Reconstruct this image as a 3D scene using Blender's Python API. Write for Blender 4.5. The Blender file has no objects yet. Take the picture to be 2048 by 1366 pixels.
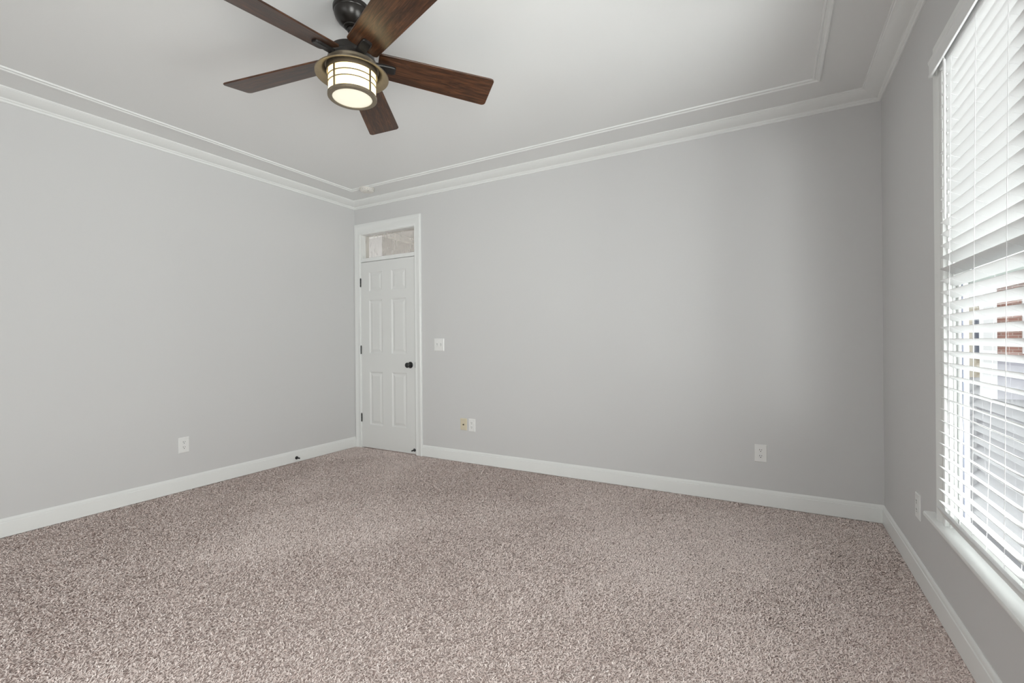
import bpy, bmesh, math, random
import numpy as np
from mathutils import Vector, Matrix

random.seed(7)
S = bpy.context.scene
COL = S.collection
PI = math.pi

# ------------------------------------------------------------------ room sizes (metres)
W, H = 4.662, 2.697            # back wall length, ceiling height
YR = -5.25                     # rear wall, behind the camera
T = 0.14                       # wall thickness

# ------------------------------------------------------------------ camera
cam_d = bpy.data.cameras.new('camera')
cam = bpy.data.objects.new('camera', cam_d)
COL.objects.link(cam)
r_ = Vector((0.871014, 0.491177, -0.008925))
u_ = Vector((0.007525, 0.004826, 0.999960))
f_ = Vector((-0.491200, 0.871046, -0.000508))
M = Matrix.Identity(4)
for i in range(3):
    M[i][0], M[i][1], M[i][2] = r_[i], u_[i], -f_[i]
M[0][3], M[1][3], M[2][3] = 4.06778, -3.65964, 1.15533
cam.matrix_world = M
cam_d.sensor_width = 36.0
cam_d.lens = 928.24 / 2048 * 36.0
cam_d.clip_start = 0.02
S.camera = cam

# ------------------------------------------------------------------ sky, lights, exposure
S.view_settings.view_transform = 'Standard'
S.view_settings.look = 'None'
S.view_settings.exposure = 0.05
S.view_settings.gamma = 1.0
S.view_settings.use_curve_mapping = False
S.cycles.use_denoising = True
S.cycles.max_bounces = 16
S.cycles.diffuse_bounces = 10
S.cycles.glossy_bounces = 4
S.cycles.transparent_max_bounces = 24
S.cycles.caustics_reflective = False
S.cycles.caustics_refractive = False

SKY = 2.3
world = bpy.data.worlds.new('overcast_sky')
S.world = world
world.use_nodes = True
wn = world.node_tree
wn.nodes.clear()
w_out = wn.nodes.new('ShaderNodeOutputWorld')
w_bg = wn.nodes.new('ShaderNodeBackground')
w_bg.inputs[0].default_value = (0.985, 0.99, 1.0, 1)
w_bg.inputs[1].default_value = SKY
wn.links.new(w_bg.outputs[0], w_out.inputs[0])


def portal(name, loc, rot, sx, sy):
    d = bpy.data.lights.new(name, 'AREA')
    d.shape = 'RECTANGLE'
    d.size, d.size_y = sx, sy
    d.cycles.is_portal = True
    o = bpy.data.objects.new(name, d)
    o.location = loc
    o.rotation_euler = rot
    COL.objects.link(o)
    return o


def fill_lamp(name, loc, aim, sx, sy, watts, col=(1, 1, 1)):
    d = bpy.data.lights.new(name, 'AREA')
    d.shape = 'RECTANGLE'
    d.size, d.size_y = sx, sy
    d.energy = watts
    d.color = col
    o = bpy.data.objects.new(name, d)
    o.location = loc
    o.rotation_euler = Vector(aim).to_track_quat('-Z', 'Y').to_euler()
    COL.objects.link(o)


# unseen area lamps added outside the windows to strengthen the window light
fill_lamp('blind_window_fill', (W + 1.3, -2.1, .75), (-1, 0, .25), 1.6, 1.6, 130)
fill_lamp('side_window_fill', (W + .85, -5.45, .80), (-.68, .70, .20), 1.8, 1.8, 235)
fill_lamp('side_window_sky_fill', (W + .085, -4.10, 1.33), (-1, 0, 0), 1.68, 1.80, 17)
fill_lamp('rear_window_sky_fill', (2.3, YR - T - .03, 1.37), (0, 1, 0), 1.58, 1.82, 9)
fill_lamp('rear_window_fill', (2.3, YR - T - .2, 1.2), (0, 1, .12), 1.6, 1.8, 20)


# ------------------------------------------------------------------ materials
def lin(c):
    c = c / 255.0
    return c / 12.92 if c <= 0.04045 else ((c + 0.055) / 1.055) ** 2.4


def rgb(r, g, b):
    return (lin(r), lin(g), lin(b), 1)


class NT:
    def __init__(self, name):
        self.m = bpy.data.materials.new(name)
        self.m.use_nodes = True
        self.t = self.m.node_tree
        self.b = self.t.nodes['Principled BSDF']

    def n(self, typ, **kw):
        x = self.t.nodes.new(typ)
        for k, v in kw.items():
            setattr(x, k, v)
        return x

    def l(self, a, b):
        self.t.links.new(a, b)


def paint(name, col, rough=0.5, bump=0.0, scale=180.0, var=0.0, metallic=0.0, spec=0.5):
    k = NT(name)
    k.b.inputs['Base Color'].default_value = col
    k.b.inputs['Roughness'].default_value = rough
    k.b.inputs['Metallic'].default_value = metallic
    k.b.inputs['Specular IOR Level'].default_value = spec
    tc = k.n('ShaderNodeTexCoord')
    nz = k.n('ShaderNodeTexNoise')
    nz.inputs['Scale'].default_value = scale
    nz.inputs['Detail'].default_value = 4
    k.l(tc.outputs['Object'], nz.inputs['Vector'])
    if var:
        mx = k.n('ShaderNodeMixRGB')
        mx.inputs[1].default_value = tuple(c * (1 - var) for c in col[:3]) + (1,)
        mx.inputs[2].default_value = tuple(min(1, c * (1 + var)) for c in col[:3]) + (1,)
        k.l(nz.outputs['Fac'], mx.inputs[0])
        k.l(mx.outputs[0], k.b.inputs['Base Color'])
    if bump:
        bp = k.n('ShaderNodeBump')
        bp.inputs['Strength'].default_value = bump
        bp.inputs['Distance'].default_value = 0.002
        k.l(nz.outputs['Fac'], bp.inputs['Height'])
        k.l(bp.outputs[0], k.b.inputs['Normal'])
    return k.m


M_WALL = paint('grey_wall_paint', (0.625, 0.622, 0.622, 1), 0.55, 0.06, 260, spec=0.3)
M_CEIL = paint('ceiling_paint', (0.76, 0.765, 0.76, 1), 0.7, 0.05, 200, spec=0.2)
M_TRIM = paint('white_trim_paint', (0.80, 0.81, 0.80, 1), 0.32, 0.02, 60, spec=0.4)
M_DOOR = paint('white_door_paint', (0.74, 0.745, 0.735, 1), 0.35, 0.03, 90, spec=0.4)
M_BLIND = paint('white_blind_slat', (0.76, 0.765, 0.765, 1), 0.4, 0.0, spec=0.35)
M_CORD = paint('white_cord', (0.82, 0.82, 0.83, 1), 0.7)
M_PLATE = paint('white_plastic', (0.80, 0.80, 0.79, 1), 0.3)
M_BEIGE = paint('almond_plastic', rgb(214, 204, 180), 0.35)
M_SLOT = paint('dark_slot', (0.03, 0.03, 0.03, 1), 0.6)
M_BLACK = paint('black_hardware', (0.012, 0.012, 0.013, 1), 0.32)
M_STEEL = paint('screw_steel', (0.6, 0.6, 0.6, 1), 0.3, metallic=1.0)
M_SMOKE = paint('off_white_plastic', (0.72, 0.70, 0.66, 1), 0.4)
M_BRONZE = paint('dark_bronze', (0.020, 0.017, 0.015, 1), 0.28, 0.0, var=0.2, scale=40, metallic=0.35)
M_IRON = paint('dark_iron', (0.022, 0.020, 0.019, 1), 0.38, metallic=0.3)
M_PEWTER = paint('aged_pewter', (0.27, 0.225, 0.165, 1), 0.38, 0.05, 60, var=0.12, metallic=0.75)


def wood_mat():
    k = NT('dark_stained_wood')
    tc = k.n('ShaderNodeTexCoord')
    mp = k.n('ShaderNodeMapping')
    mp.inputs['Scale'].default_value = (1.0, 8.0, 8.0)
    k.l(tc.outputs['Object'], mp.inputs['Vector'])
    inf = k.n('ShaderNodeObjectInfo')
    add = k.n('ShaderNodeVectorMath', operation='ADD')
    mul = k.n('ShaderNodeVectorMath', operation='SCALE')
    cmb = k.n('ShaderNodeCombineXYZ')
    for i in range(3):
        k.l(inf.outputs['Random'], cmb.inputs[i])
    k.l(cmb.outputs[0], mul.inputs[0])
    mul.inputs['Scale'].default_value = 23.0
    k.l(mp.outputs[0], add.inputs[0])
    k.l(mul.outputs[0], add.inputs[1])
    n1 = k.n('ShaderNodeTexNoise')
    n1.inputs['Scale'].default_value = 2.2
    n1.inputs['Detail'].default_value = 6
    n1.inputs['Distortion'].default_value = 1.2
    k.l(add.outputs[0], n1.inputs['Vector'])
    wv = k.n('ShaderNodeTexNoise')
    wv.inputs['Scale'].default_value = 5.0
    wv.inputs['Detail'].default_value = 5
    wv.inputs['Roughness'].default_value = 0.65
    wv.inputs['Distortion'].default_value = 2.6
    k.l(add.outputs[0], wv.inputs['Vector'])
    mp2 = k.n('ShaderNodeMapping')
    mp2.inputs['Scale'].default_value = (6.0, 260.0, 60.0)
    k.l(tc.outputs['Object'], mp2.inputs['Vector'])
    n2 = k.n('ShaderNodeTexNoise')
    n2.inputs['Scale'].default_value = 1.0
    n2.inputs['Detail'].default_value = 3
    k.l(mp2.outputs[0], n2.inputs['Vector'])
    m1 = k.n('ShaderNodeMath', operation='MULTIPLY_ADD')
    m1.inputs[1].default_value = 0.8
    k.l(wv.outputs['Fac'], m1.inputs[0])
    m2 = k.n('ShaderNodeMath', operation='MULTIPLY')
    m2.inputs[1].default_value = 0.5
    k.l(n1.outputs['Fac'], m2.inputs[0])
    k.l(m2.outputs[0], m1.inputs[2])
    m3 = k.n('ShaderNodeMath', operation='MULTIPLY_ADD')
    m3.inputs[1].default_value = 0.5
    k.l(n2.outputs['Fac'], m3.inputs[0])
    m4 = k.n('ShaderNodeMath', operation='SUBTRACT')
    k.l(m1.outputs[0], m4.inputs[0])
    m4.inputs[1].default_value = 0.40
    k.l(m4.outputs[0], m3.inputs[2])
    cr = k.n('ShaderNodeValToRGB')
    e = cr.color_ramp.elements
    e[0].position, e[0].color = 0.20, (0.006, 0.0035, 0.0025, 1)
    e[1].position, e[1].color = 0.86, (0.175, 0.068, 0.027, 1)
    x = cr.color_ramp.elements.new(0.48)
    x.color = (0.046, 0.019, 0.009, 1)
    k.l(m3.outputs[0], cr.inputs[0])
    k.l(cr.outputs[0], k.b.inputs['Base Color'])
    k.b.inputs['Roughness'].default_value = 0.31
    bp = k.n('ShaderNodeBump')
    bp.inputs['Strength'].default_value = 0.25
    bp.inputs['Distance'].default_value = 0.001
    k.l(n2.outputs['Fac'], bp.inputs['Height'])
    k.l(bp.outputs[0], k.b.inputs['Normal'])
    return k.m


M_WOOD = wood_mat()


def glow_mat(name, col, strength):
    k = NT(name)
    k.b.inputs['Base Color'].default_value = (0.62, 0.60, 0.50, 1)
    k.b.inputs['Roughness'].default_value = 0.3
    tc = k.n('ShaderNodeTexCoord')
    nz = k.n('ShaderNodeTexNoise')
    nz.inputs['Scale'].default_value = 9.0
    k.l(tc.outputs['Object'], nz.inputs['Vector'])
    mr = k.n('ShaderNodeMapRange')
    mr.inputs['To Min'].default_value = strength * 0.85
    mr.inputs['To Max'].default_value = strength * 1.15
    k.l(nz.outputs['Fac'], mr.inputs['Value'])
    k.b.inputs['Emission Color'].default_value = col
    k.l(mr.outputs[0], k.b.inputs['Emission Strength'])
    return k.m


M_GLOW = glow_mat('lit_opal_glass', (1.0, 0.83, 0.42, 1), 2.5)
M_GLOW2 = glow_mat('lit_opal_base_glass', (1.0, 0.96, 0.78, 1), 0.55)


def pane_mat(name, tint, gloss=1.0, smear=False):
    k = NT(name)
    k.t.nodes.remove(k.b)
    out = [x for x in k.t.nodes if x.type == 'OUTPUT_MATERIAL'][0]
    tr = k.n('ShaderNodeBsdfTransparent')
    tr.inputs[0].default_value = tint
    gl = k.n('ShaderNodeBsdfGlossy')
    gl.inputs['Roughness'].default_value = 0.03
    fr = k.n('ShaderNodeFresnel')
    fr.inputs['IOR'].default_value = 1.5
    mx = k.n('ShaderNodeMixShader')
    ge = k.n('ShaderNodeNewGeometry')
    fm = k.n('ShaderNodeMath', operation='SUBTRACT')
    fm.inputs[0].default_value = 1.0
    k.l(ge.outputs['Backfacing'], fm.inputs[1])
    fx = k.n('ShaderNodeMath', operation='MULTIPLY')
    k.l(fr.outputs[0], fx.inputs[0])
    k.l(fm.outputs[0], fx.inputs[1])
    k.l(fx.outputs[0], mx.inputs[0])
    k.l(tr.outputs[0], mx.inputs[1])
    k.l(gl.outputs[0], mx.inputs[2])
    last = mx.outputs[0]
    if smear:
        df = k.n('ShaderNodeBsdfDiffuse')
        df.inputs[0].default_value = (0.75, 0.73, 0.70, 1)
        tc = k.n('ShaderNodeTexCoord')
        mp = k.n('ShaderNodeMapping')
        mp.inputs['Rotation'].default_value = (0, math.radians(14), 0)
        mp.inputs['Scale'].default_value = (30.0, 1.0, 5.0)
        k.l(tc.outputs['Object'], mp.inputs['Vector'])
        nz = k.n('ShaderNodeTexNoise')
        nz.inputs['Scale'].default_value = 1.0
        nz.inputs['Detail'].default_value = 3
        nz.inputs['Distortion'].default_value = 1.4
        k.l(mp.outputs[0], nz.inputs['Vector'])
        mu = k.n('ShaderNodeMapRange')
        mu.inputs['From Min'].default_value = 0.52
        mu.inputs['From Max'].default_value = 0.75
        mu.inputs['To Min'].default_value = 0.10
        mu.inputs['To Max'].default_value = 0.55
        k.l(nz.outputs['Fac'], mu.inputs['Value'])
        m2 = k.n('ShaderNodeMixShader')
        k.l(mu.outputs[0], m2.inputs[0])
        k.l(last, m2.inputs[1])
        k.l(df.outputs[0], m2.inputs[2])
        last = m2.outputs[0]
    k.l(last, out.inputs['Surface'])
    return k.m


M_PANE = pane_mat('window_glass', (0.95, 0.97, 0.96, 1))
M_TRANSOM = pane_mat('smeared_transom_glass', (0.93, 0.92, 0.90, 1), smear=True)


def carpet_mat():
    k = NT('taupe_frieze_carpet')
    at = k.n('ShaderNodeAttribute', attribute_name='tuft')
    cr = k.n('ShaderNodeValToRGB')
    e = cr.color_ramp.elements
    e[0].position, e[0].color = 0.0, rgb(164, 150, 145)
    e[1].position, e[1].color = 1.0, rgb(252, 242, 238)
    for p, c in ((0.25, rgb(206, 192, 187)), (0.5, rgb(226, 212, 207)), (0.8, rgb(238, 225, 220))):
        x = cr.color_ramp.elements.new(p)
        x.color = c
    k.l(at.outputs['Fac'], cr.inputs[0])
    k.l(cr.outputs[0], k.b.inputs['Base Color'])
    k.b.inputs['Roughness'].default_value = 0.9
    k.b.inputs['Specular IOR Level'].default_value = 0.0
    return k.m


M_CARPET = carpet_mat()


def brick_mat():
    k = NT('red_brick')
    tc = k.n('ShaderNodeTexCoord')
    sp = k.n('ShaderNodeSeparateXYZ')
    k.l(tc.outputs['Object'], sp.inputs[0])
    ad = k.n('ShaderNodeMath', operation='ADD')
    k.l(sp.outputs[0], ad.inputs[0])
    k.l(sp.outputs[1], ad.inputs[1])
    cb = k.n('ShaderNodeCombineXYZ')
    k.l(ad.outputs[0], cb.inputs[0])
    k.l(sp.outputs[2], cb.inputs[1])
    br = k.n('ShaderNodeTexBrick')
    br.inputs['Color1'].default_value = rgb(138, 94, 82)
    br.inputs['Color2'].default_value = rgb(158, 112, 98)
    br.inputs['Mortar'].default_value = rgb(170, 150, 140)
    br.inputs['Scale'].default_value = 1.0
    br.inputs['Brick Width'].default_value = 0.2
    br.inputs['Row Height'].default_value = 0.07
    br.inputs['Mortar Size'].default_value = 0.008
    k.l(cb.outputs[0], br.inputs['Vector'])
    k.l(br.outputs['Color'], k.b.inputs['Base Color'])
    k.b.inputs['Roughness'].default_value = 0.85
    return k.m


M_BRICK = brick_mat()
M_GASKET = paint('slate_grey_gasket', rgb(96, 100, 114), 0.6)
M_CONC = paint('pale_concrete', rgb(104, 103, 108), 0.85, 0.2, 20, var=0.08)
M_OUTW = paint('white_outdoor_paint', (0.8, 0.8, 0.8, 1), 0.5)
M_ROOF = paint('grey_shingle', rgb(120, 112, 108), 0.9, 0.3, 30, var=0.2)
M_DARKG = paint('dark_house_glass', rgb(92, 100, 116), 0.12)
M_FOLI = paint('green_foliage', rgb(112, 124, 92), 0.8, 0.2, 30, var=0.4)
M_SIDING = paint('tan_siding', rgb(188, 176, 156), 0.7, var=0.05, scale=8)


# ------------------------------------------------------------------ mesh helpers
def obj(name, bm, mat, parent=None, smooth=False, loc=None, rot=None):
    me = bpy.data.meshes.new(name)
    bmesh.ops.recalc_face_normals(bm, faces=bm.faces)
    bm.to_mesh(me)
    bm.free()
    me.materials.append(mat)
    if smooth:
        me.polygons.foreach_set('use_smooth', [True] * len(me.polygons))
        me.set_sharp_from_angle(angle=math.radians(35))
    o = bpy.data.objects.new(name, me)
    COL.objects.link(o)
    if parent:
        o.parent = parent
    if loc:
        o.location = loc
    if rot:
        o.rotation_euler = rot
    return o


def tag(o, label, cat, group=None):
    o['label'] = label
    o['category'] = cat
    if group:
        o['group'] = group
    return o


def struct(o, label, cat):
    o['kind'] = 'structure'
    return tag(o, label, cat)


def empty(name, loc=(0, 0, 0), rot=(0, 0, 0)):
    o = bpy.data.objects.new(name, None)
    o.empty_display_size = 0.05
    o.location = loc
    o.rotation_euler = rot
    COL.objects.link(o)
    return o


def box(bm, a, b, bev=0.0, seg=2):
    a, b = Vector(a), Vector(b)
    lo = Vector([min(a[i], b[i]) for i in range(3)])
    hi = Vector([max(a[i], b[i]) for i in range(3)])
    vs = bmesh.ops.create_cube(bm, size=1.0)['verts']
    for v in vs:
        v.co = Vector([lo[i] + (v.co[i] + 0.5) * (hi[i] - lo[i]) for i in range(3)])
    if bev:
        es = list({e for v in vs for e in v.link_edges})
        bmesh.ops.bevel(bm, geom=es, offset=bev, segments=seg, affect='EDGES', profile=0.5)
    return vs


def B(*boxes, bev=0.0):
    bm = bmesh.new()
    for a, b in boxes:
        box(bm, a, b, bev)
    return bm


def lathe(bm, prof, n=48, mat=None, close=False):
    """prof: list of (r, z); spun about z."""
    rings = []
    for r, z in prof:
        if r < 1e-6:
            v = bm.verts.new((0, 0, z))
            rings.append([v] * n)
        else:
            rings.append([bm.verts.new((r * math.cos(2 * PI * i / n), r * math.sin(2 * PI * i / n), z)) for i in range(n)])
    pairs = list(zip(rings[:-1], rings[1:]))
    if close:
        pairs.append((rings[-1], rings[0]))
    for p, q in pairs:
        for i in range(n):
            j = (i + 1) % n
            vs = []
            for v in (p[i], p[j], q[j], q[i]):
                if v not in vs:
                    vs.append(v)
            if len(vs) >= 3:
                try:
                    bm.faces.new(vs)
                except ValueError:
                    pass
    if mat is not None:
        bmesh.ops.transform(bm, matrix=mat, verts=list({v for rg in rings for v in rg}))
    return bm


def tube(bm, pts, r, n=8, cap=True):
    pts = [Vector(p) for p in pts]
    rings = []
    for i, p in enumerate(pts):
        d = (pts[min(i + 1, len(pts) - 1)] - pts[max(i - 1, 0)]).normalized()
        a = d.orthogonal().normalized() if i == 0 else (rings_a - d * rings_a.dot(d)).normalized()
        rings_a = a
        b = d.cross(a)
        rings.append([bm.verts.new(p + a * (r * math.cos(2 * PI * k / n)) + b * (r * math.sin(2 * PI * k / n))) for k in range(n)])
    for p, q in zip(rings[:-1], rings[1:]):
        for k in range(n):
            bm.faces.new((p[k], p[(k + 1) % n], q[(k + 1) % n], q[k]))
    if cap:
        bm.faces.new(rings[0])
        bm.faces.new(rings[-1])
    return bm


def sweep(bm, prof, path):
    """prof: list of 2-D points; path: list of functions (d, z) -> Vector, one per station."""
    rows = [[bm.verts.new(f(d, z)) for d, z in prof] for f in path]
    for p, q in zip(rows[:-1], rows[1:]):
        for i in range(len(prof) - 1):
            bm.faces.new((p[i], p[i + 1], q[i + 1], q[i]))
    bm.faces.new(rows[0])
    bm.faces.new(rows[-1])
    return bm


# ------------------------------------------------------------------ floor: carpet with real tufts
def build_floor():
    rng = np.random.default_rng(3)
    sp = 0.0041
    xs = np.arange(0.004, W - 0.003, sp)
    ys = np.arange(-4.0, -0.003, sp)
    X, Y = np.meshgrid(xs, ys)
    X = X.ravel() + rng.uniform(-.5, .5, X.size) * sp
    Y = Y.ravel() + rng.uniform(-.5, .5, Y.size) * sp
    n = X.size
    # smooth pile-direction field, so that areas brush one way (traffic and vacuum marks)
    ang = np.zeros(n)
    for kx, ky, ph, am in ((2.3, 1.1, .4, 1.3), (-1.2, 2.9, 2.0, 1.1), (4.4, -3.1, 1.1, .7), (7.0, 5.5, 3.0, .5), (-9, 8, .7, .4)):
        ang += am * np.sin(kx * X + ky * Y + ph)
    ang = ang * .4 + rng.normal(0, 1.5, n)
    lean = rng.uniform(0.85, 1.45, n)
    L = rng.uniform(0.0060, 0.0105, n)
    wd = rng.uniform(0.0013, 0.0022, n)
    dx, dy = np.cos(ang), np.sin(ang)
    sx, sy = -dy, dx
    z0 = -0.008 + rng.uniform(0, .004, n)
    hz = L * np.cos(lean); hx = L * np.sin(lean)
    roll = rng.uniform(-.35, .35, n)
    V = np.zeros((n, 4, 3), np.float32)
    # base, right and left bulge, tip of each twisted yarn end
    for j, (s, t, zz) in enumerate(((-.9, -.1, 0), (.9, -.1, 0), (.75, 1, .95), (-.75, 1, .95))):
        V[:, j, 0] = X + dx * hx * t + sx * s * wd
        V[:, j, 1] = Y + dy * hx * t + sy * s * wd
        V[:, j, 2] = z0 + hz * zz + s * wd * np.sin(roll)
    V[:, :, 0] = np.clip(V[:, :, 0], 0.001, W - 0.001)
    V[:, :, 1] = np.minimum(V[:, :, 1], -0.001)
    zt = -.0095
    slab = np.array([(-.02, YR - .02, -.09), (W + .02, YR - .02, -.09), (W + .02, .12, -.09), (-.02, .12, -.09),
                     (-.02, YR - .02, zt), (W + .02, YR - .02, zt), (W + .02, .12, zt), (-.02, .12, zt)], np.float32)
    verts = np.concatenate([V.reshape(-1, 3), slab])
    quads = np.arange(n * 4, dtype=np.int32)
    o = n * 4
    sl = np.array([(0, 3, 2, 1), (4, 5, 6, 7), (0, 1, 5, 4), (1, 2, 6, 5), (2, 3, 7, 6), (3, 0, 4, 7)], np.int32) + o
    loops = np.concatenate([quads, sl.ravel()])
    tot = np.full(n + 6, 4, np.int32)
    start = np.concatenate([[0], np.cumsum(tot)[:-1]]).astype(np.int32)
    me = bpy.data.meshes.new('floor')
    me.vertices.add(len(verts)); me.vertices.foreach_set('co', verts.ravel())
    me.loops.add(len(loops)); me.loops.foreach_set('vertex_index', loops.astype(np.int32))
    me.polygons.add(len(tot)); me.polygons.foreach_set('loop_start', start); me.polygons.foreach_set('loop_total', tot)
    me.update(calc_edges=True)
    col = np.clip(rng.normal(.66, .28, n), 0, 1)
    att = me.attributes.new('tuft', 'FLOAT', 'POINT')
    att.data.foreach_set('value', np.concatenate([np.repeat(col, 4), np.full(8, .1)]).astype(np.float32))
    me.materials.append(M_CARPET)
    ob = bpy.data.objects.new('floor', me)
    COL.objects.link(ob)
    struct(ob, 'taupe and brown flecked frieze carpet covering the whole floor', 'carpet')


build_floor()

# ------------------------------------------------------------------ walls and ceiling
DX0, DX1, DZ1 = 0.0963, 0.8606, 2.343          # door opening (door and transom)
WY0, WY1, WZ0, WZ1 = -1.238, -2.75, 0.405, 2.245   # window opening on the right wall
BT = 0.12
TR = 0.055                      # right wall, thin frame wall around the windows
VY0, VY1 = -3.25, -4.95        # added window, out of view further along the right wall

struct(obj('wall_left', B(((-T, YR - T, -.09), (0, 0, H + .06))), M_WALL), 'pale grey left wall with outlet near the baseboard', 'wall')
struct(obj('wall_back', B(((-T, 0, -.09), (DX0 - .019, BT, H + .06)), ((DX1 + .019, 0, -.09), (W + T, BT, H + .06)),
                          ((DX0 - .019, 0, DZ1 + .019), (DX1 + .019, BT, H + .06))), M_WALL), 'pale grey wall with the white door at its left end', 'wall')
struct(obj('wall_right', B(((W, WY0 + .0, -.09), (W + TR, 0, H + .06)), ((W, YR - T, -.09), (W + TR, VY1, H + .06)), ((W, VY0, -.09), (W + TR, WY1, H + .06)), ((W, VY1, -.09), (W + TR, VY0, WZ0)), ((W, VY1, WZ1), (W + TR, VY0, H + .06)),
                           ((W, WY1, -.09), (W + TR, WY0, WZ0)), ((W, WY1, WZ1), (W + TR, WY0, H + .06))), M_WALL), 'grey right wall around the window with blinds', 'wall')
RX0, RX1, RZ0, RZ1 = 1.5, 3.1, 0.45, 2.3
struct(obj('wall_rear', B(((0, YR - T, -.09), (RX0, YR, H + .06)), ((RX1, YR - T, -.09), (W, YR, H + .06)),
                          ((RX0, YR - T, -.09), (RX1, YR, RZ0)), ((RX0, YR - T, RZ1), (RX1, YR, H + .06))), M_WALL), 'grey rear wall with an added wide window', 'wall')
struct(obj('ceiling', B(((-T, YR - T, H), (W + T, BT, H + .06))), M_CEIL), 'smooth white ceiling', 'ceiling')

# crown moulding
CP = [(0, 2.634), (.007, 2.634), (.011, 2.638), (.011, 2.645), (.015, 2.647), (.018, 2.649), (.021, 2.653), (.021, 2.656)]
for i in range(9):
    a = i / 8 * PI / 2
    CP.append((.025 + .070 * math.sin(a) ** 1.0 * (0.35 + 0.65 * i / 8), 2.658 + .026 * (1 - math.cos(a)) ** 0.9))
CP += [(.098, 2.684), (.101, 2.688), (.106, 2.688), (.108, 2.690), (.108, H), (0, H)]
BP = [(0, 0), (.013, 0), (.013, .082), (.0125, .086), (.0095, .089), (.0095, .094), (.0085, .101), (.006, .107), (.003, .111), (0, .111)]
# ceiling panel moulding: offset from the wall d0..d1, hanging under the ceiling
PM0, PM1 = .338, .383
PP = [(PM1, H), (PM1, H - .006), (PM1 - .002, H - .009), (PM1 - .009, H - .009), (PM1 - .012, H - .005), (PM1 - .026, H - .006), (PM1 - .030, H - .011), (PM1 - .038, H - .012), (PM0 + .002, H - .008), (PM0, H)]


def wall_paths(y_end=YR):
    return {
        'left': [lambda d, z: Vector((d, YR + d, z)), lambda d, z: Vector((d, -d, z))],
        'back': [lambda d, z: Vector((d, -d, z)), lambda d, z: Vector((W - d, -d, z))],
        'right': [lambda d, z: Vector((W - d, -d, z)), lambda d, z: Vector((W - d, YR + d, z))],
        'rear': [lambda d, z: Vector((W - d, YR + d, z)), lambda d, z: Vector((d, YR + d, z))],
    }


WP = wall_paths()
for i, s in enumerate(('left', 'back', 'right', 'rear')):
    struct(obj('trim_%d' % (i + 1), sweep(bmesh.new(), CP, WP[s]), M_TRIM, smooth=True), 'white crown moulding along the top of the %s wall' % s, 'crown moulding')
    struct(obj('trim_%d' % (i + 5), sweep(bmesh.new(), PP, WP[s]), M_TRIM, smooth=True), 'slim white panel moulding on the ceiling near the %s wall' % s, 'ceiling moulding')
BPATH = dict(WP)
BPATH['left'] = [WP['left'][0], lambda d, z: Vector((d, -.0185, z))]
BPATH['back'] = [lambda d, z: Vector((.9545, -d, z)), WP['back'][1]]
for s in ('left', 'back', 'right', 'rear'):
    struct(obj('baseboard_' + s, sweep(bmesh.new(), BP, BPATH[s]), M_TRIM, smooth=True), 'white baseboard along the %s wall' % s, 'baseboard')

# ------------------------------------------------------------------ door with transom
door = empty('door_1', (0, 0, 0))
struct(door, 'white six-panel door with transom window in the back left corner', 'door')
# casing profile: across width w from the opening outward, protruding p from the wall
CW = [(0, 0), (0, .010), (.004, .013), (.012, .013), (.016, .011), (.050, .014), (.058, .018), (.074, .018), (.079, .014), (.082, .014), (.0835, .011), (.0835, 0)]


def casing(x0, x1, z1, wleft):
    bm = bmesh.new()
    k = wleft / .0835
    path = [lambda w, p: Vector((x0 - w * k, -p, -.004)),
            lambda w, p: Vector((x0 - w * k, -p, z1 + w * 1.38)),
            lambda w, p: Vector((x1 + w, -p, z1 + w * 1.38)),
            lambda w, p: Vector((x1 + w, -p, -.004))]
    return sweep(bm, CW, path)


cas = obj('casing', casing(DX0 - .010, DX1 + .010, DZ1 + .004, .0835), M_TRIM, door, smooth=True)
TB0, TB1 = 2.042, 2.082
obj('jamb', B(((DX0 - .0185, -.0005, -.006), (DX0 - .0025, BT, DZ1 + .012)), ((DX1 + .0025, -.0005, -.006), (DX1 + .0185, BT, DZ1 + .012)),
              ((DX0 - .0025, -.0005, DZ1), (DX1 + .0025, BT, DZ1 + .0185)),
              # stops behind the door leaf
              ((DX0 - .0025, .038, -.006), (DX0 + .009, .07, TB0)), ((DX1 - .009, .038, -.006), (DX1 + .0025, .07, TB0))), M_TRIM, door)
obj('transom_bar', B(((DX0 - .0025, -.004, TB0), (DX1 + .0025, BT, TB1)), bev=.002), M_TRIM, door)
tr = obj('transom_frame', B(((DX0 - .0025, .044, TB1), (DX0 + .004, .066, DZ1)), ((DX1 - .004, .044, TB1), (DX1 + .0025, .066, DZ1)), bev=.001), M_TRIM, door)
obj('transom_pane', B(((DX0 - .002, .067, TB1 + .001), (DX1 + .002, .071, DZ1 - .001))), M_TRANSOM, door)


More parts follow.
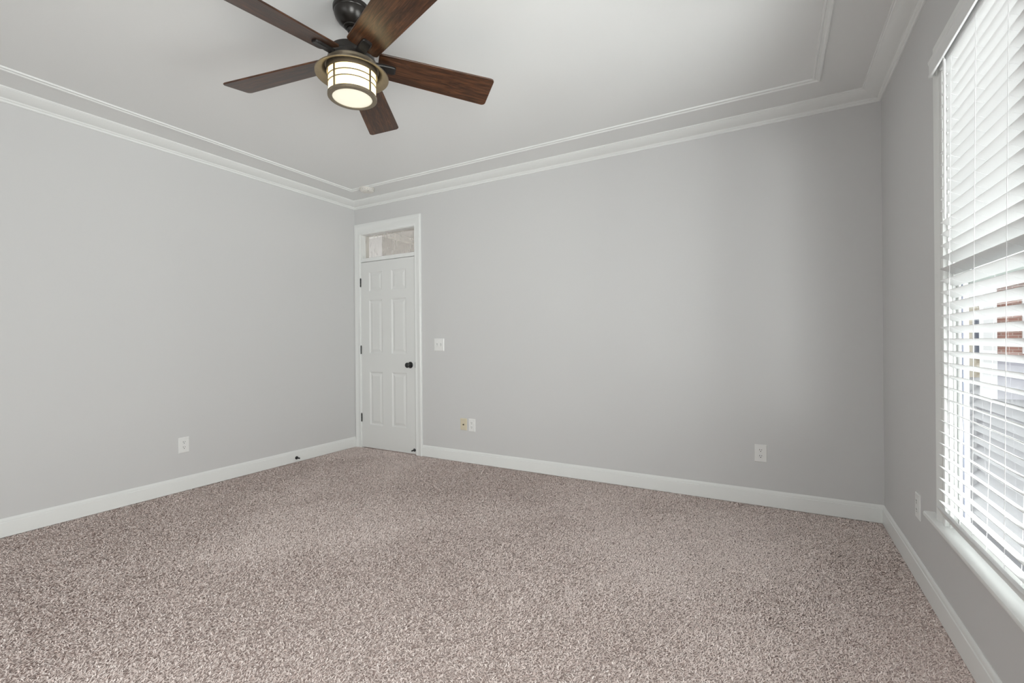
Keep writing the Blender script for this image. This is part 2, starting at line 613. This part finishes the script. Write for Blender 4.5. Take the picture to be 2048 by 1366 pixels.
def door_leaf():
    x0, x1, z0, z1, yf, yb = DX0, DX1, .006, 2.036, -.001, .034
    bm = bmesh.new()
    cx = [x0, .2135, .4075, .539, .745, x1]
    cz = [z0, .259, .836, 1.034, 1.619, 1.713, 1.925, z1]
    V = {}

    def v(x, y, z):
        key = (round(x, 5), round(y, 5), round(z, 5))
        if key not in V:
            V[key] = bm.verts.new((x, y, z))
        return V[key]

    for i in range(5):
        for j in range(7):
            a, b, c, d = cx[i], cx[i + 1], cz[j], cz[j + 1]
            if i in (1, 3) and j in (1, 3, 5):
                loops = []
                for ins, dep in ((0, 0), (.004, .003), (.012, .0085), (.019, .0095), (.024, .0085), (.046, .0025)):
                    loops.append([v(a + ins, yf + dep, c + ins), v(b - ins, yf + dep, c + ins), v(b - ins, yf + dep, d - ins), v(a + ins, yf + dep, d - ins)])
                for p, q in zip(loops[:-1], loops[1:]):
                    for k in range(4):
                        bm.faces.new((p[k], p[(k + 1) % 4], q[(k + 1) % 4], q[k]))
                bm.faces.new(loops[-1])
            else:
                bm.faces.new((v(a, yf, c), v(b, yf, c), v(b, yf, d), v(a, yf, d)))
    # sides and back
    bk = [v(x0, yb, z0), v(x1, yb, z0), v(x1, yb, z1), v(x0, yb, z1)]
    bm.faces.new(bk)
    bm.faces.new([v(x, yf, z0) for x in cx] + [bk[1], bk[0]])
    bm.faces.new([v(x, yf, z1) for x in cx] + [bk[2], bk[3]])
    bm.faces.new([v(x0, yf, z) for z in cz] + [bk[3], bk[0]])
    bm.faces.new([v(x1, yf, z) for z in cz] + [bk[2], bk[1]])
    return bm


leaf = obj('door_leaf', door_leaf(), M_DOOR, door)
for z0, z1 in ((1.769, 1.861), (1.029, 1.118), (.283, .372)):
    bm = bmesh.new()
    for k in range(3):
        h = (z1 - z0) / 3
        lathe(bm, [(0, z0 + k * h + .0008), (.0065, z0 + k * h + .0008), (.0065, z0 + (k + 1) * h - .0008), (0, z0 + (k + 1) * h - .0008)], 12, Matrix.Translation((DX0 - .006, -.0065, 0)))
    lathe(bm, [(0, z1), (.004, z1), (.0045, z1 + .004), (0, z1 + .007)], 10, Matrix.Translation((DX0 - .006, -.0065, 0)))
    box(bm, (DX0 - .016, -.0085, z0), (DX0 - .004, -.0005, z1))
    hg = obj('hinge', bm, M_BLACK, door, smooth=True)
    hg['label'] = 'black hinge'
RY = Matrix.Rotation(PI / 2, 4, 'X')      # z -> -y
bm = bmesh.new()
lathe(bm, [(0, 0), (.033, 0), (.033, .004), (.029, .008), (.016, .010), (.011, .014), (.011, .028), (.016, .031), (.024, .037), (.0275, .046), (.0265, .055), (.020, .061), (0, .063)], 32, RY)
kn = obj('door_knob', bm, M_BLACK, door, smooth=True, loc=(.799, -.001, .9195))
kn['label'] = 'round black door knob'
lp = obj('latch_plate', B(((DX1 - .001, -.0022, .891), (DX1 + .0045, .012, .949))), M_BLACK, door)
lp['label'] = 'black latch plate'


def stop_bm():
    bm = bmesh.new()
    lathe(bm, [(0, 0), (.0155, 0), (.0160, .005), (.0125, .010), (.0085, .013), (.0070, .017), (.0066, .034), (.0072, .035), (.0072, .044), (.005, .047), (0, .0475)], 20)
    return bm


ds = obj('door_stop', stop_bm(), M_BLACK, door, smooth=True, loc=(.8448, -.001, .046), rot=(PI / 2, 0, 0))
ds['label'] = 'small black door stop at the bottom corner of the door'
o = obj('door_stop', stop_bm(), M_BLACK, None, smooth=True, loc=(.0128, -.760, .040), rot=(0, PI / 2, 0))
tag(o, 'small black door stop screwed to the left baseboard', 'door stop')

# hallway seen through the transom
HY = 1.116
struct(obj('wall_hall', B(((-3.0, HY, -.09), (-.70, HY + 3.5, H + .06))), M_WALL), 'grey hallway wall corner seen through the transom', 'wall')
struct(obj('wall_far', B(((-.70, HY + 3.5, -.09), (1.6, HY + 3.62, H + .06)), ((1.5, BT, -.09), (1.62, HY + 3.5, H + .06)), ((-3.12, BT, -.09), (-3.0, HY, H + .06))), M_WALL), 'grey hallway walls beyond the door', 'wall')
struct(obj('ceiling_hall', B(((-3.12, BT, H), (1.62, HY + 3.62, H + .06))), M_CEIL), 'hallway ceiling seen through the transom', 'ceiling')
struct(obj('floor_hall', B(((-3.12, BT, -.09), (1.62, HY + 3.62, -.005))), M_CARPET), 'hallway carpet behind the door', 'floor')
struct(obj('trim_9', sweep(bmesh.new(), CP, [lambda d, z: Vector((-3.0, HY - d, z)), lambda d, z: Vector((-.70 + d, HY - d, z)), lambda d, z: Vector((-.70 + d, HY + 3.5, z))]), M_TRIM, smooth=True), 'white crown moulding in the hallway behind the transom', 'crown moulding')
hl = bpy.data.lights.new('hall_fill', 'POINT')  # unseen light added to brighten the hallway behind the transom
hl.shadow_soft_size = 0.15
hl.energy = 26
hl.color = (1.0, 0.95, 0.89)
ho = bpy.data.objects.new('hall_fill', hl)
ho.location = (.8, 2.1, 2.2)
COL.objects.link(ho)

# ------------------------------------------------------------------ electrical plates
def frame_for(wall, u, z):
    """Empty on a wall: local x along the wall, local z up, local -y into the room."""
    if wall == 'back':
        return (u, 0, z), (0, 0, 0)
    if wall == 'left':
        return (0, u, z), (0, 0, PI / 2)
    return (W, u, z), (0, 0, -PI / 2)


def plate_bm(w, h, t=.006):
    bm = bmesh.new()
    a, b = w / 2, h / 2
    lo = [[(-a, 0, -b), (a, 0, -b), (a, 0, b), (-a, 0, b)], [(-a, -t * .45, -b), (a, -t * .45, -b), (a, -t * .45, b), (-a, -t * .45, b)]]
    k = .004
    lo.append([(-a + k, -t, -b + k), (a - k, -t, -b + k), (a - k, -t, b - k), (-a + k, -t, b - k)])
    rr = [[bm.verts.new(p) for p in L] for L in lo]
    for p, q in zip(rr[:-1], rr[1:]):
        for i in range(4):
            bm.faces.new((p[i], p[(i + 1) % 4], q[(i + 1) % 4], q[i]))
    bm.faces.new(rr[0]); bm.faces.new(rr[-1])
    return bm


def screw(parent, x, z, mat, t=.006):
    bm = bmesh.new()
    lathe(bm, [(.0035, 0), (.0035, .0006), (.002, .0014), (0, .0015)], 12, RY)
    s = obj('screw', bm, mat, parent, smooth=True, loc=(x, -t, z))
    return s


def receptacle_bm():
    bm = bmesh.new()
    n = 40
    pts = []
    for i in range(n):
        a = 2 * PI * i / n
        pts.append((.0172 * math.cos(a), max(-.0135, min(.0135, .0172 * math.sin(a)))))
    r0 = [bm.verts.new((x, 0, z)) for x, z in pts]
    r1 = [bm.verts.new((x, -.0016, z)) for x, z in pts]
    r2 = [bm.verts.new((x * .95, -.0022, z * .95)) for x, z in pts]
    for p, q in ((r0, r1), (r1, r2)):
        for i in range(n):
            bm.faces.new((p[i], p[(i + 1) % n], q[(i + 1) % n], q[i]))
    bm.faces.new(r2)
    return bm


def outlet(wall, u, z, label, w=.076, h=.121):
    loc, rot = frame_for(wall, u, z)
    e = empty('wall_outlet', loc, rot)
    tag(e, label, 'outlet', 'duplex wall outlets')
    obj('cover_plate', plate_bm(w, h), M_PLATE, e)
    for dz in (.0205, -.0205):
        rc = obj('receptacle', receptacle_bm(), M_PLATE, e, loc=(0, -.0058, dz))
        sl = bmesh.new()
        box(sl, (-.0076, -.0026, .0005), (-.0048, -.0010, .0095))
        box(sl, (.0048, -.0026, .0015), (.0076, -.0010, .0085))
        lathe(sl, [(0, .0010), (.0030, .0010), (.0030, .0026), (0, .0026)], 14, Matrix.Translation((0, 0, -.0065)) @ RY)
        s = obj('slots', sl, M_SLOT, rc)
        s['label'] = 'dark outlet slots'
    screw(e, 0, 0, M_PLATE)
    return e


outlet('left', -1.743, .360, 'white outlet alone on the left wall above the baseboard')
outlet('back', 1.560, .3595, 'white outlet right beside the beige cable plate on the back wall')
outlet('back', 3.983, .361, 'white outlet at the right end of the back wall')
outlet('right', -.792, .3545, 'white outlet on the right wall beside the window sill')

loc, rot = frame_for('back', 1.4635, .3615)
cp = empty('cable_plate', loc, rot)
tag(cp, 'beige cable jack plate left of the white outlet on the back wall', 'wall plate')
obj('cover_plate', plate_bm(.076, .112), M_BEIGE, cp)
bm = bmesh.new()
lathe(bm, [(.007, 0), (.007, .002), (.0048, .002), (.0048, .009), (.0035, .009), (.0030, .004), (0, .004)], 16, RY)
j = obj('coaxial_jack', bm, paint('jack_metal', (.10, .08, .06, 1), .35, metallic=.8), cp, smooth=True, loc=(0, -.006, -.003))
j['label'] = 'small dark threaded jack'
screw(cp, 0, .042, M_STEEL); screw(cp, 0, -.042, M_STEEL)

loc, rot = frame_for('back', 1.175, 1.1275)
sw = empty('light_switch', loc, rot)
tag(sw, 'white double light switch on the back wall right of the door', 'light switch')
obj('cover_plate', plate_bm(.120, .124), M_PLATE, sw)
for dx in (-.023, .023):
    ym = bmesh.new()
    box(ym, (dx - .0055, -.0068, -.0125), (dx + .0055, -.0050, .0125), .0006)
    yk = obj('toggle_slot', ym, paint('toggle_slot_grey', (.42, .42, .41, 1), .5), sw)
    tm = bmesh.new()
    vs = box(tm, (-.0038, -.013, -.0050), (.0038, 0, .0050), .0010)
    tg = obj('toggle', tm, M_PLATE, sw, loc=(dx, -.006, -.002), rot=(math.radians(28), 0, 0))
    for dz in (.030, -.030):
        screw(sw, dx, dz, M_PLATE)

# ------------------------------------------------------------------ smoke detector
sd = empty('smoke_detector', (.537, -.322, H))
tag(sd, 'round off-white smoke detector on the ceiling above the door', 'smoke detector')
obj('mounting_base', lathe(bmesh.new(), [(0, 0), (.074, 0), (.075, -.004), (.074, -.010), (.0, -.010)], 48), M_SMOKE, sd, smooth=True)
bm = bmesh.new()
lathe(bm, [(0, -.010), (.069, -.010), (.0695, -.020), (.066, -.028), (.056, -.035), (.040, -.038), (.038, -.036), (.026, -.036), (.024, -.039), (0, -.040)], 48)
cv = obj('cover', bm, M_SMOKE, sd, smooth=True)
bm = bmesh.new()
for i in range(18):
    a = 2 * PI * i / 18
    box(bm, (.0665, -.0045, -.0245), (.0702, .0045, -.0225))
    bmesh.ops.rotate(bm, verts=bm.verts[-8:], cent=(0, 0, 0), matrix=Matrix.Rotation(a, 3, 'Z'))
sl = obj('vent_slots', bm, paint('vent_grey', (.30, .29, .27, 1), .6), cv)
sl['label'] = 'dark vent slots'
bm = bmesh.new()
lathe(bm, [(0, -.0375), (.008, -.0375), (.008, -.0415), (0, -.042)], 20, Matrix.Translation((.038, -.022, .003)))
obj('test_button', bm, paint('button_grey', (.45, .43, .40, 1), .5), cv, smooth=True)

# ------------------------------------------------------------------ ceiling fan
FX, FY = 2.382, -2.149
fan = empty('ceiling_fan', (FX, FY, H))
tag(fan, 'dark bronze ceiling fan with five brown wooden blades and lit caged glass lamp', 'ceiling fan')


def Z(z):
    return z - H


obj('canopy', lathe(bmesh.new(), [(0, 0), (.082, 0), (.083, -.004), (.082, -.016), (.078, -.019), (.077, -.022), (.0785, -.026), (.077, -.034), (.071, -.050), (.060, -.066), (.047, -.078), (.040, -.083), (.037, -.084), (.036, -.089), (.030, -.093), (.024, -.093), (.022, -.088), (0, -.086)], 48), M_BRONZE, fan, smooth=True)
obj('hanger_ball', lathe(bmesh.new(), [(.0225 * math.sin(a), -.087 - .012 + .0225 * math.cos(a) * .9) for a in [i * PI / 10 for i in range(11)]], 32), M_BRONZE, fan, smooth=True)
obj('downrod', lathe(bmesh.new(), [(0, -.105), (.0105, -.105), (.0105, -.190), (0, -.190)], 20), M_BRONZE, fan, smooth=True)
obj('motor_housing', lathe(bmesh.new(), [(0, -.172), (.020, -.172), (.022, -.186), (.062, -.190), (.088, -.195), (.097, -.201), (.099, -.210), (.099, -.232), (.101, -.235), (.104, -.237), (.107, -.242), (.107, -.262), (.104, -.266), (.0, -.266)], 64), M_BRONZE, fan, smooth=True)
# light kit: collar, flared bell, cage, opal glass
zc = Z(2.437)
bell_prof = [(0, zc), (.113, zc), (.116, zc - .004), (.116, zc - .014), (.119, zc - .016), (.124, zc - .030), (.135, Z(2.400)), (.150, Z(2.3925)), (.160, Z(2.389)), (.1625, Z(2.387)), (.1625, Z(2.384)), (.160, Z(2.3835)),
             (.149, Z(2.389)), (.134, Z(2.3965)), (.122, Z(2.409)), (.118, Z(2.418)), (0, Z(2.418))]
bell = obj('light_shade', lathe(bmesh.new(), bell_prof, 72), M_PEWTER, fan, smooth=True)
bell['label'] = 'flared pewter metal shade'
bm = bmesh.new()
ZT, ZB = Z(2.418), Z(2.281)
lathe(bm, [(.110, ZT + .001), (.1125, ZT + .001), (.1125, Z(2.386)), (.110, Z(2.386))], 64, close=True)
lathe(bm, [(.088, ZB), (.106, ZB), (.1085, ZB + .002), (.1085, ZB + .013), (.1055, ZB + .013), (.1055, ZB + .004), (.088, ZB + .003)], 64, close=True)
for zz in (2.362, 2.334):
    lathe(bm, [(.1055, Z(zz) - .0022), (.1085, Z(zz) - .0022), (.1085, Z(zz) + .0022), (.1055, Z(zz) + .0022)], 64, close=True)
phi_cam = math.atan2(-3.66 - FY, 4.068 - FX)
for k in range(4):
    a = phi_cam + PI / 4 + k * PI / 2
    vs = box(bm, (.1055, -.0050, ZB + .002), (.1090, .0050, Z(2.388)))
    bmesh.ops.rotate(bm, verts=vs, cent=(0, 0, 0), matrix=Matrix.Rotation(a, 3, 'Z'))
cage = obj('lamp_cage', bm, M_PEWTER, fan, smooth=True)
cage['label'] = 'pewter cage of bands around the glass'
gl = obj('glass_shade', lathe(bmesh.new(), [(.0, Z(2.416)), (.103, Z(2.416)), (.104, Z(2.41)), (.104, ZB + .009), (0, ZB + .009)], 64), M_GLOW, fan, smooth=True)
bg = obj('base_glass', lathe(bmesh.new(), [(0, ZB + .0035), (.089, ZB + .0045), (.102, ZB + .0055), (.102, ZB + .0085), (0, ZB + .0085)], 64), M_GLOW2, fan, smooth=True)
bg['label'] = 'round frosted glass under the lamp'
gl['label'] = 'glowing cream opal glass'

PHI, DROOP, TILT = 0.8757, math.atan2(.0294, .55), math.radians(14.6)
R0, R1, W0, W1 = .115, .6654, .0718, .0882


def blade_bm():
    bm = bmesh.new()
    th = .0075
    out = []
    rc0, rc1 = .016, .018

    def corner(cx, cy, rx, a0, n=6):
        for i in range(n + 1):
            a = a0 + i / n * PI / 2
            out.append((cx + rx * math.cos(a), cy + rx * math.sin(a)))
    corner(R1 - rc1, W1 - rc1, rc1, 0)
    corner(R0 + rc0, W0 - rc0, rc0, PI / 2)
    corner(R0 + rc0, -W0 + rc0, rc0, PI)
    corner(R1 - rc1, -W1 + rc1, rc1, 1.5 * PI)
    out2 = out
    n = len(out2)
    e = .0018
    lv = []
    cx, cy = (R0 + R1) / 2, 0
    for z, ins in ((-th / 2, e), (-th / 2 + e, 0), (th / 2 - e, 0), (th / 2, e)):
        ring = []
        for x, y in out2:
            dx = -ins if x > cx else ins
            dy = -ins if y > 0 else ins
            ring.append(bm.verts.new((x + dx, y + dy, z)))
        lv.append(ring)
    for p, q in zip(lv[:-1], lv[1:]):
        for i in range(n):
            bm.faces.new((p[i], p[(i + 1) % n], q[(i + 1) % n], q[i]))
    bm.faces.new(lv[0]); bm.faces.new(lv[-1])
    return bm


def iron_bm():
    bm = bmesh.new()
    # bracket bar below the blade, hugging it, then stepping to the hub
    prof = []
    st = [(.092, .019, -.004, -.020), (.118, .020, -.0042, -.0185), (.140, .0215, -.0042, -.0165), (.178, .022, -.0042, -.0155), (.190, .0205, -.0042, -.0150), (.196, .016, -.0044, -.013)]
    rows = []
    for x, hw, zt, zb in st:
        rows.append([bm.verts.new(p) for p in ((x, -hw, zt), (x, hw, zt), (x, hw, zb + .003), (x, hw - .003, zb), (x, -hw + .003, zb), (x, -hw, zb + .003))])
    for p, q in zip(rows[:-1], rows[1:]):
        for i in range(6):
            bm.faces.new((p[i], p[(i + 1) % 6], q[(i + 1) % 6], q[i]))
    bm.faces.new(rows[0]); bm.faces.new(rows[-1])
    return bm


for k in range(5):
    b = obj('blade', blade_bm(), M_WOOD, fan, loc=(0, 0, Z(2.4584) + R0 * math.tan(DROOP)))
    b.rotation_mode = 'XYZ'
    b.matrix_local = Matrix.Translation((0, 0, Z(2.4584) + R0 * math.tan(DROOP))) @ Matrix.Rotation(PHI + k * 2 * PI / 5, 4, 'Z') @ Matrix.Rotation(DROOP, 4, 'Y') @ Matrix.Rotation(-TILT, 4, 'X')
    ir = obj('blade_bracket', iron_bm(), M_IRON, b)
    ir['label'] = 'dark iron bracket'
    bm = bmesh.new()
    for x in (.150, .176):
        lathe(bm, [(0, -.019), (.0032, -.0185), (.0045, -.017), (.0045, -.0150), (0, -.0150)], 12, Matrix.Translation((x, 0, 0)))

# ------------------------------------------------------------------ window
win = empty('window_1', (W, 0, 0))
struct(win, 'tall white framed window behind the blinds on the right wall', 'window')
WC = [(0, 0), (0, .012), (.005, .015), (.020, .015), (.024, .0125), (.050, .015), (.062, .020), (.080, .020), (.083, .017), (.0835, 0)]
bm = bmesh.new()
path = [lambda w, p: Vector((-p, WY0 + w, .4125)), lambda w, p: Vector((-p, WY0 + w, WZ1 + w * 1.1)),
        lambda w, p: Vector((-p, WY1 - w, WZ1 + w * 1.1)), lambda w, p: Vector((-p, WY1 - w, .4125))]
obj('casing', sweep(bm, WC, path), M_TRIM, win, smooth=True)
# stool with rounded nose and apron
bm = bmesh.new()
ya, yb = -1.054, WY1 - .19
prof = [(-.001, .391), (-.034, .391), (-.039, .394), (-.041, .4015), (-.039, .409), (-.034, .412), (-.001, .412)]
rows = [[bm.verts.new((p, y, z)) for p, z in prof] for y in (ya, yb)]
for i in range(len(prof)):
    jn = (i + 1) % len(prof)
    bm.faces.new((rows[0][i], rows[0][jn], rows[1][jn], rows[1][i]))
bm.faces.new(rows[0]); bm.faces.new(rows[1])
box(bm, (-.001, WY1 + .0005, WZ0 + .0005), (.058, WY0 - .0005, .412))
obj('window_sill', bm, M_TRIM, win, smooth=True)
bm = bmesh.new()
ap = [(0, .391), (-.011, .391), (-.012, .386), (-.010, .375), (-.007, .362), (-.006, .352), (0, .350)]
rows = [[bm.verts.new((p, y, z)) for p, z in ap] for y in (-1.11, WY1 - .13)]
for i in range(len(ap)):
    jn = (i + 1) % len(ap)
    bm.faces.new((rows[0][i], rows[0][jn], rows[1][jn], rows[1][i]))
bm.faces.new(rows[0]); bm.faces.new(rows[1])
obj('apron', bm, M_TRIM, win, smooth=True)
# jamb liner
MZ = 1.37
obj('jamb', B(((0, WY0, .412), (.052, WY0 - .012, MZ)), ((0, WY1, .412), (.052, WY1 + .012, MZ)),
              ((0, WY0, MZ), (.083, WY0 - .012, WZ1)), ((0, WY1, MZ), (.083, WY1 + .012, WZ1)), ((0, WY1 + .012, WZ1), (.083, WY0 - .012, WZ1 - .012)),
              ((.012, WY0 - .012, .412), (.0205, WY0 - .019, WZ1 - .012)), ((.012, WY1 + .012, .412), (.0205, WY1 + .019, WZ1 - .012))), M_TRIM, win)
ym = (WY0 + WY1) / 2


def sash(name, x0, x1, y0, y1, z0, z1, st=.030):
    s = obj(name, B(((x0, y0, z0), (x1, y0 - st, z1)), ((x0, y1 + st, z0), (x1, y1, z1)), ((x0, y0 - st, z0), (x1, y1 + st, z0 + st + .012)), ((x0, y0 - st, z1 - st + .008), (x1, y1 + st, z1)), bev=.003), M_TRIM, win)
    gk = obj('glazing_gasket', B(((x0 + .007, y0 - st + .001, z0 + st), (x0 + .0115, y0 - st - .0025, z1 - st + .008)), ((x0 + .007, y1 + st - .001, z0 + st), (x0 + .0115, y1 + st + .0025, z1 - st + .008))), M_GASKET, s)
    gk['label'] = 'slate grey glazing strip'
    obj('pane', B(((x0 + .012, y0 - st + .004, z0 + st), (x0 + .016, y1 + st - .004, z1 - st + .012))), M_PANE, s)
    return s


obj('mullion', B(((.022, ym + .05, .412), (.083, ym - .05, WZ1 - .012)), bev=.003), M_TRIM, win)
for a, b in ((WY0 - .013, ym + .051), (ym - .051, WY1 + .013)):
    sash('lower_sash', .022, .050, a, b, .4135, MZ + .02)
    sash('upper_sash', .053, .081, a, b, MZ - .02, WZ1 - .0125)

# ------------------------------------------------------------------ blinds
bl = empty('window_blind', (W, 0, 0))
tag(bl, 'white slatted blind hanging half open in front of the right wall window', 'blind')
BY0, BY1 = -1.249, WY1 + .012
# valance across the casing, with returns to the wall
bm = bmesh.new()
vp = [(-.033, 2.203), (-.040, 2.203), (-.0415, 2.206), (-.0415, 2.214), (-.0395, 2.218), (-.0395, 2.250), (-.0415, 2.254), (-.0435, 2.262), (-.0435, 2.266), (-.033, 2.266)]
rows = [[bm.verts.new((p, y, z)) for p, z in vp] for y in (-1.192, WY1 - .05)]
for i in range(len(vp)):
    jn = (i + 1) % len(vp)
    bm.faces.new((rows[0][i], rows[0][jn], rows[1][jn], rows[1][i]))
bm.faces.new(rows[0]); bm.faces.new(rows[1])
box(bm, (-.0205, -1.192, 2.203), (-.033, -1.199, 2.266))
box(bm, (-.0205, WY1 - .05, 2.203), (-.033, WY1 - .043, 2.266))
obj('valance', bm, M_BLIND, bl)
obj('headrail', B(((-.021, BY0, 2.199), (.030, BY1, 2.238)), bev=.002), M_BLIND, bl)
PITCH, ANG, SW = .0453, math.radians(29), .050
zs = [1.332 + k * PITCH for k in range(-18, 20)]


def room_edge(z):      # the blind hangs a little into the room lower down
    return -.016 - .019 * (2.2 - z) / 1.7


slat_me = None
for i, z in enumerate(zs):
    pe = room_edge(z)
    a = ANG + random.uniform(-.012, .012)
    if slat_me is None:
        bm = bmesh.new()
        # cross-section in local coords: room edge at (0,0); outward along +x
        n = 6
        top, bot = [], []
        for q in range(n + 1):
            t = q / n
            x = t * SW
            arch = .0016 * (1 - (2 * t - 1) ** 2)
            th = .0014 if 0 < q < n else .0007
            top.append((x, arch + th)); bot.append((x, arch - th))
        sec = top + bot[::-1]
        rows = [[bm.verts.new((x, y, zz)) for x, zz in sec] for y in (BY0, BY1)]
        for q in range(len(sec)):
            jn = (q + 1) % len(sec)
            bm.faces.new((rows[0][q], rows[0][jn], rows[1][jn], rows[1][q]))
        bm.faces.new(rows[0]); bm.faces.new(rows[1])
        s = obj('slat', bm, M_BLIND, bl, smooth=True)
        slat_me = s.data
        proto = s
    else:
        s = proto.copy()
        COL.objects.link(s)
        s.parent = bl
    s.location = (pe, 0, z)
    s.rotation_euler = (0, a, 0)
ZR = zs[0] - PITCH
# bottom rail hanging steep, its lower edge near the sill
bm = bmesh.new()
box(bm, (0, BY0, -.006), (.052, BY1, .006), .003)
obj('bottom_rail', bm, M_BLIND, bl, smooth=True, loc=(room_edge(.49) - .002, 0, .496), rot=(0, math.radians(62), 0))
yc = -1.372
ladders = []
while yc > BY1 + .05:
    ladders.append(yc)
    yc -= .2415
for y in ladders:
    bm = bmesh.new()
    tube(bm, [(room_edge(2.2) - .002, y, 2.197), (room_edge(1.3) - .0022, y, 1.3), (room_edge(.5) - .0022, y, .502)], .0008, 6)
    co, si = math.cos(ANG), math.sin(ANG)
    tube(bm, [(room_edge(2.2) + SW * co + .002, y, 2.197), (room_edge(1.3) + SW * co + .003, y, 1.3), (room_edge(.5) + SW * .5 + .006, y, .47)], .0006, 6)
    for z in zs:
        pe = room_edge(z)
        tube(bm, [(pe - .0015, y + .004, z - .0016), (pe + SW * co, y + .004, z - SW * si - .0012)], .0004, 5)
    obj('ladder_cord', bm, M_CORD, bl, smooth=True)
# tilt wand
bm = bmesh.new()
tube(bm, [(-.031, -1.348, 2.195), (-.0325, -1.347, 1.60)], .0042, 8)
wd = obj('tilt_wand', bm, M_BLIND, bl, smooth=True)
bm = bmesh.new()
tube(bm, [(-.022, -1.352, 2.224), (-.028, -1.352, 2.226), (-.033, -1.350, 2.218), (-.033, -1.348, 2.206), (-.031, -1.348, 2.194)], .0016, 6)
obj('hook', bm, M_PLATE, wd, smooth=True)

# ------------------------------------------------------------------ windows added out of view (behind the camera) for fill light
w2 = empty('added_window_2', (0, YR, 0))
struct(w2, 'wide white framed window added in the rear wall, out of view, for fill light', 'window')
bm = bmesh.new()
path = [lambda w, p: Vector((RX0 - w, p, RZ0 - w)), lambda w, p: Vector((RX0 - w, p, RZ1 + w)), lambda w, p: Vector((RX1 + w, p, RZ1 + w)), lambda w, p: Vector((RX1 + w, p, RZ0 - w)), lambda w, p: Vector((RX0 - w, p, RZ0 - w))]
obj('casing', sweep(bm, WC, path), M_TRIM, w2)
bx = []
for x in (RX0, (2 * RX0 + RX1) / 3 - .03, (RX0 + 2 * RX1) / 3 - .03, RX1 - .06):
    bx.append(((x, -.10, RZ0), (x + .06, -.05, RZ1)))
bx += [((RX0, -.10, RZ0), (RX1, -.05, RZ0 + .06)), ((RX0, -.10, RZ1 - .06), (RX1, -.05, RZ1))]
obj('window_frame', B(*bx), M_TRIM, w2)
obj('pane', B(((RX0 + .01, -.078, RZ0 + .01), (RX1 - .01, -.074, RZ1 - .01))), M_PANE, w2)
w3 = empty('added_window_3', (W, 0, 0))  # unseen side opening, added to let more light onto the left wall
struct(w3, 'tall window added further along the right wall, out of view, for fill light', 'window')
bm = bmesh.new()
path = [lambda w, p: Vector((-p, VY0 + w, WZ0 - w)), lambda w, p: Vector((-p, VY0 + w, WZ1 + w)), lambda w, p: Vector((-p, VY1 - w, WZ1 + w)), lambda w, p: Vector((-p, VY1 - w, WZ0 - w)), lambda w, p: Vector((-p, VY0 + w, WZ0 - w))]
obj('casing', sweep(bm, WC, path), M_TRIM, w3)
vm = (VY0 + VY1) / 2
obj('window_frame', B(((.005, VY0, WZ0), (.05, VY0 - .05, WZ1)), ((.005, VY1, WZ0), (.05, VY1 + .05, WZ1)), ((.005, vm + .03, WZ0), (.05, vm - .03, WZ1)),
                      ((.005, VY0, WZ0), (.05, VY1, WZ0 + .05)), ((.005, VY0, WZ1 - .05), (.05, VY1, WZ1)), ((.005, VY0, MZ - .02), (.05, VY1, MZ + .02))), M_TRIM, w3)
obj('pane', B(((.024, VY0 - .01, WZ0 + .01), (.028, VY1 + .01, WZ1 - .01))), M_PANE, w3)
portal('side_rear_fill_portal', (W + T + .01, vm, (WZ0 + WZ1) / 2), (0, PI / 2, 0), WZ1 - WZ0, VY0 - VY1)
portal('rear_fill_portal', ((RX0 + RX1) / 2, YR - .02, (RZ0 + RZ1) / 2), (PI / 2, 0, 0), RX1 - RX0, RZ1 - RZ0)
portal('side_daylight', (W + T + .01, ym, (WZ0 + WZ1) / 2), (0, PI / 2, 0), WZ1 - WZ0, WY0 - WY1)

# ------------------------------------------------------------------ outside
GZ = -.35
bm = bmesh.new()
box(bm, (W + T + .02, -20, GZ - .2), (40, 40, GZ))
box(bm, (-25, -30, GZ - .2), (W + T + .02, YR - T - .03, GZ))
g = obj('ground_outside', bm, M_CONC)
struct(g, 'pale concrete ground outside the window', 'ground')

M_BASE = paint('lavender_grey_render', rgb(176, 174, 184), 0.8, var=0.05, scale=5)
hs = empty('brick_house', (8.78, 12.0, GZ))
tag(hs, 'red brick house with white corner post seen between the blind slats', 'house')
obj('wall', B(((0, 0, 1.05), (6, .3, 2.85)), ((0, .3, 1.05), (.3, .6, 2.85))), M_BRICK, hs)
obj('foundation', B(((-.02, -.05, 0), (6, .3, 1.05)), ((-.02, .3, 0), (.3, .6, 1.05))), M_BASE, hs)
obj('roof', B(((-.3, -.4, 2.85), (6.4, .9, 3.05))), M_OUTW, hs)
obj('corner_post', B(((-.25, -.12, 0), (-.005, .12, 2.85))), M_OUTW, hs)
for x in (.46, 2.4):
    wf = obj('window', B(((x, -.05, 1.1), (x + 1.1, .02, 1.2)), ((x, -.05, 2.3), (x + 1.1, .02, 2.4)), ((x, -.05, 1.2), (x + .06, .02, 2.3)), ((x + 1.04, -.05, 1.2), (x + 1.1, .02, 2.3))), M_OUTW, hs)
    obj('pane', B(((x + .06, -.02, 1.2), (x + 1.04, -.01, 2.3))), M_DARKG, wf)
th = empty('tan_house', (10.3, 20.0, GZ))
tag(th, 'tan sided house far beyond the brick house, glimpsed through the left slats', 'house')
obj('wall', B(((-.05, 0, 0), (.75, 4, 2.9))), M_SIDING, th)
obj('roof', B(((-.3, -.4, 2.9), (1.0, 4.3, 3.1))), M_OUTW, th)
obj('corner_post', B(((-.25, -.1, 0), (-.05, .1, 2.9))), M_OUTW, th)
wf = obj('window', B(((.26, -.05, .7), (.30, .0, 2.4)), ((.44, -.05, .7), (.48, .0, 2.4)), ((.30, -.05, .7), (.44, 0, .76)), ((.30, -.05, 2.34), (.44, 0, 2.4))), M_OUTW, th)
obj('pane', B(((.30, -.03, .76), (.44, -.02, 2.34))), M_DARKG, wf)
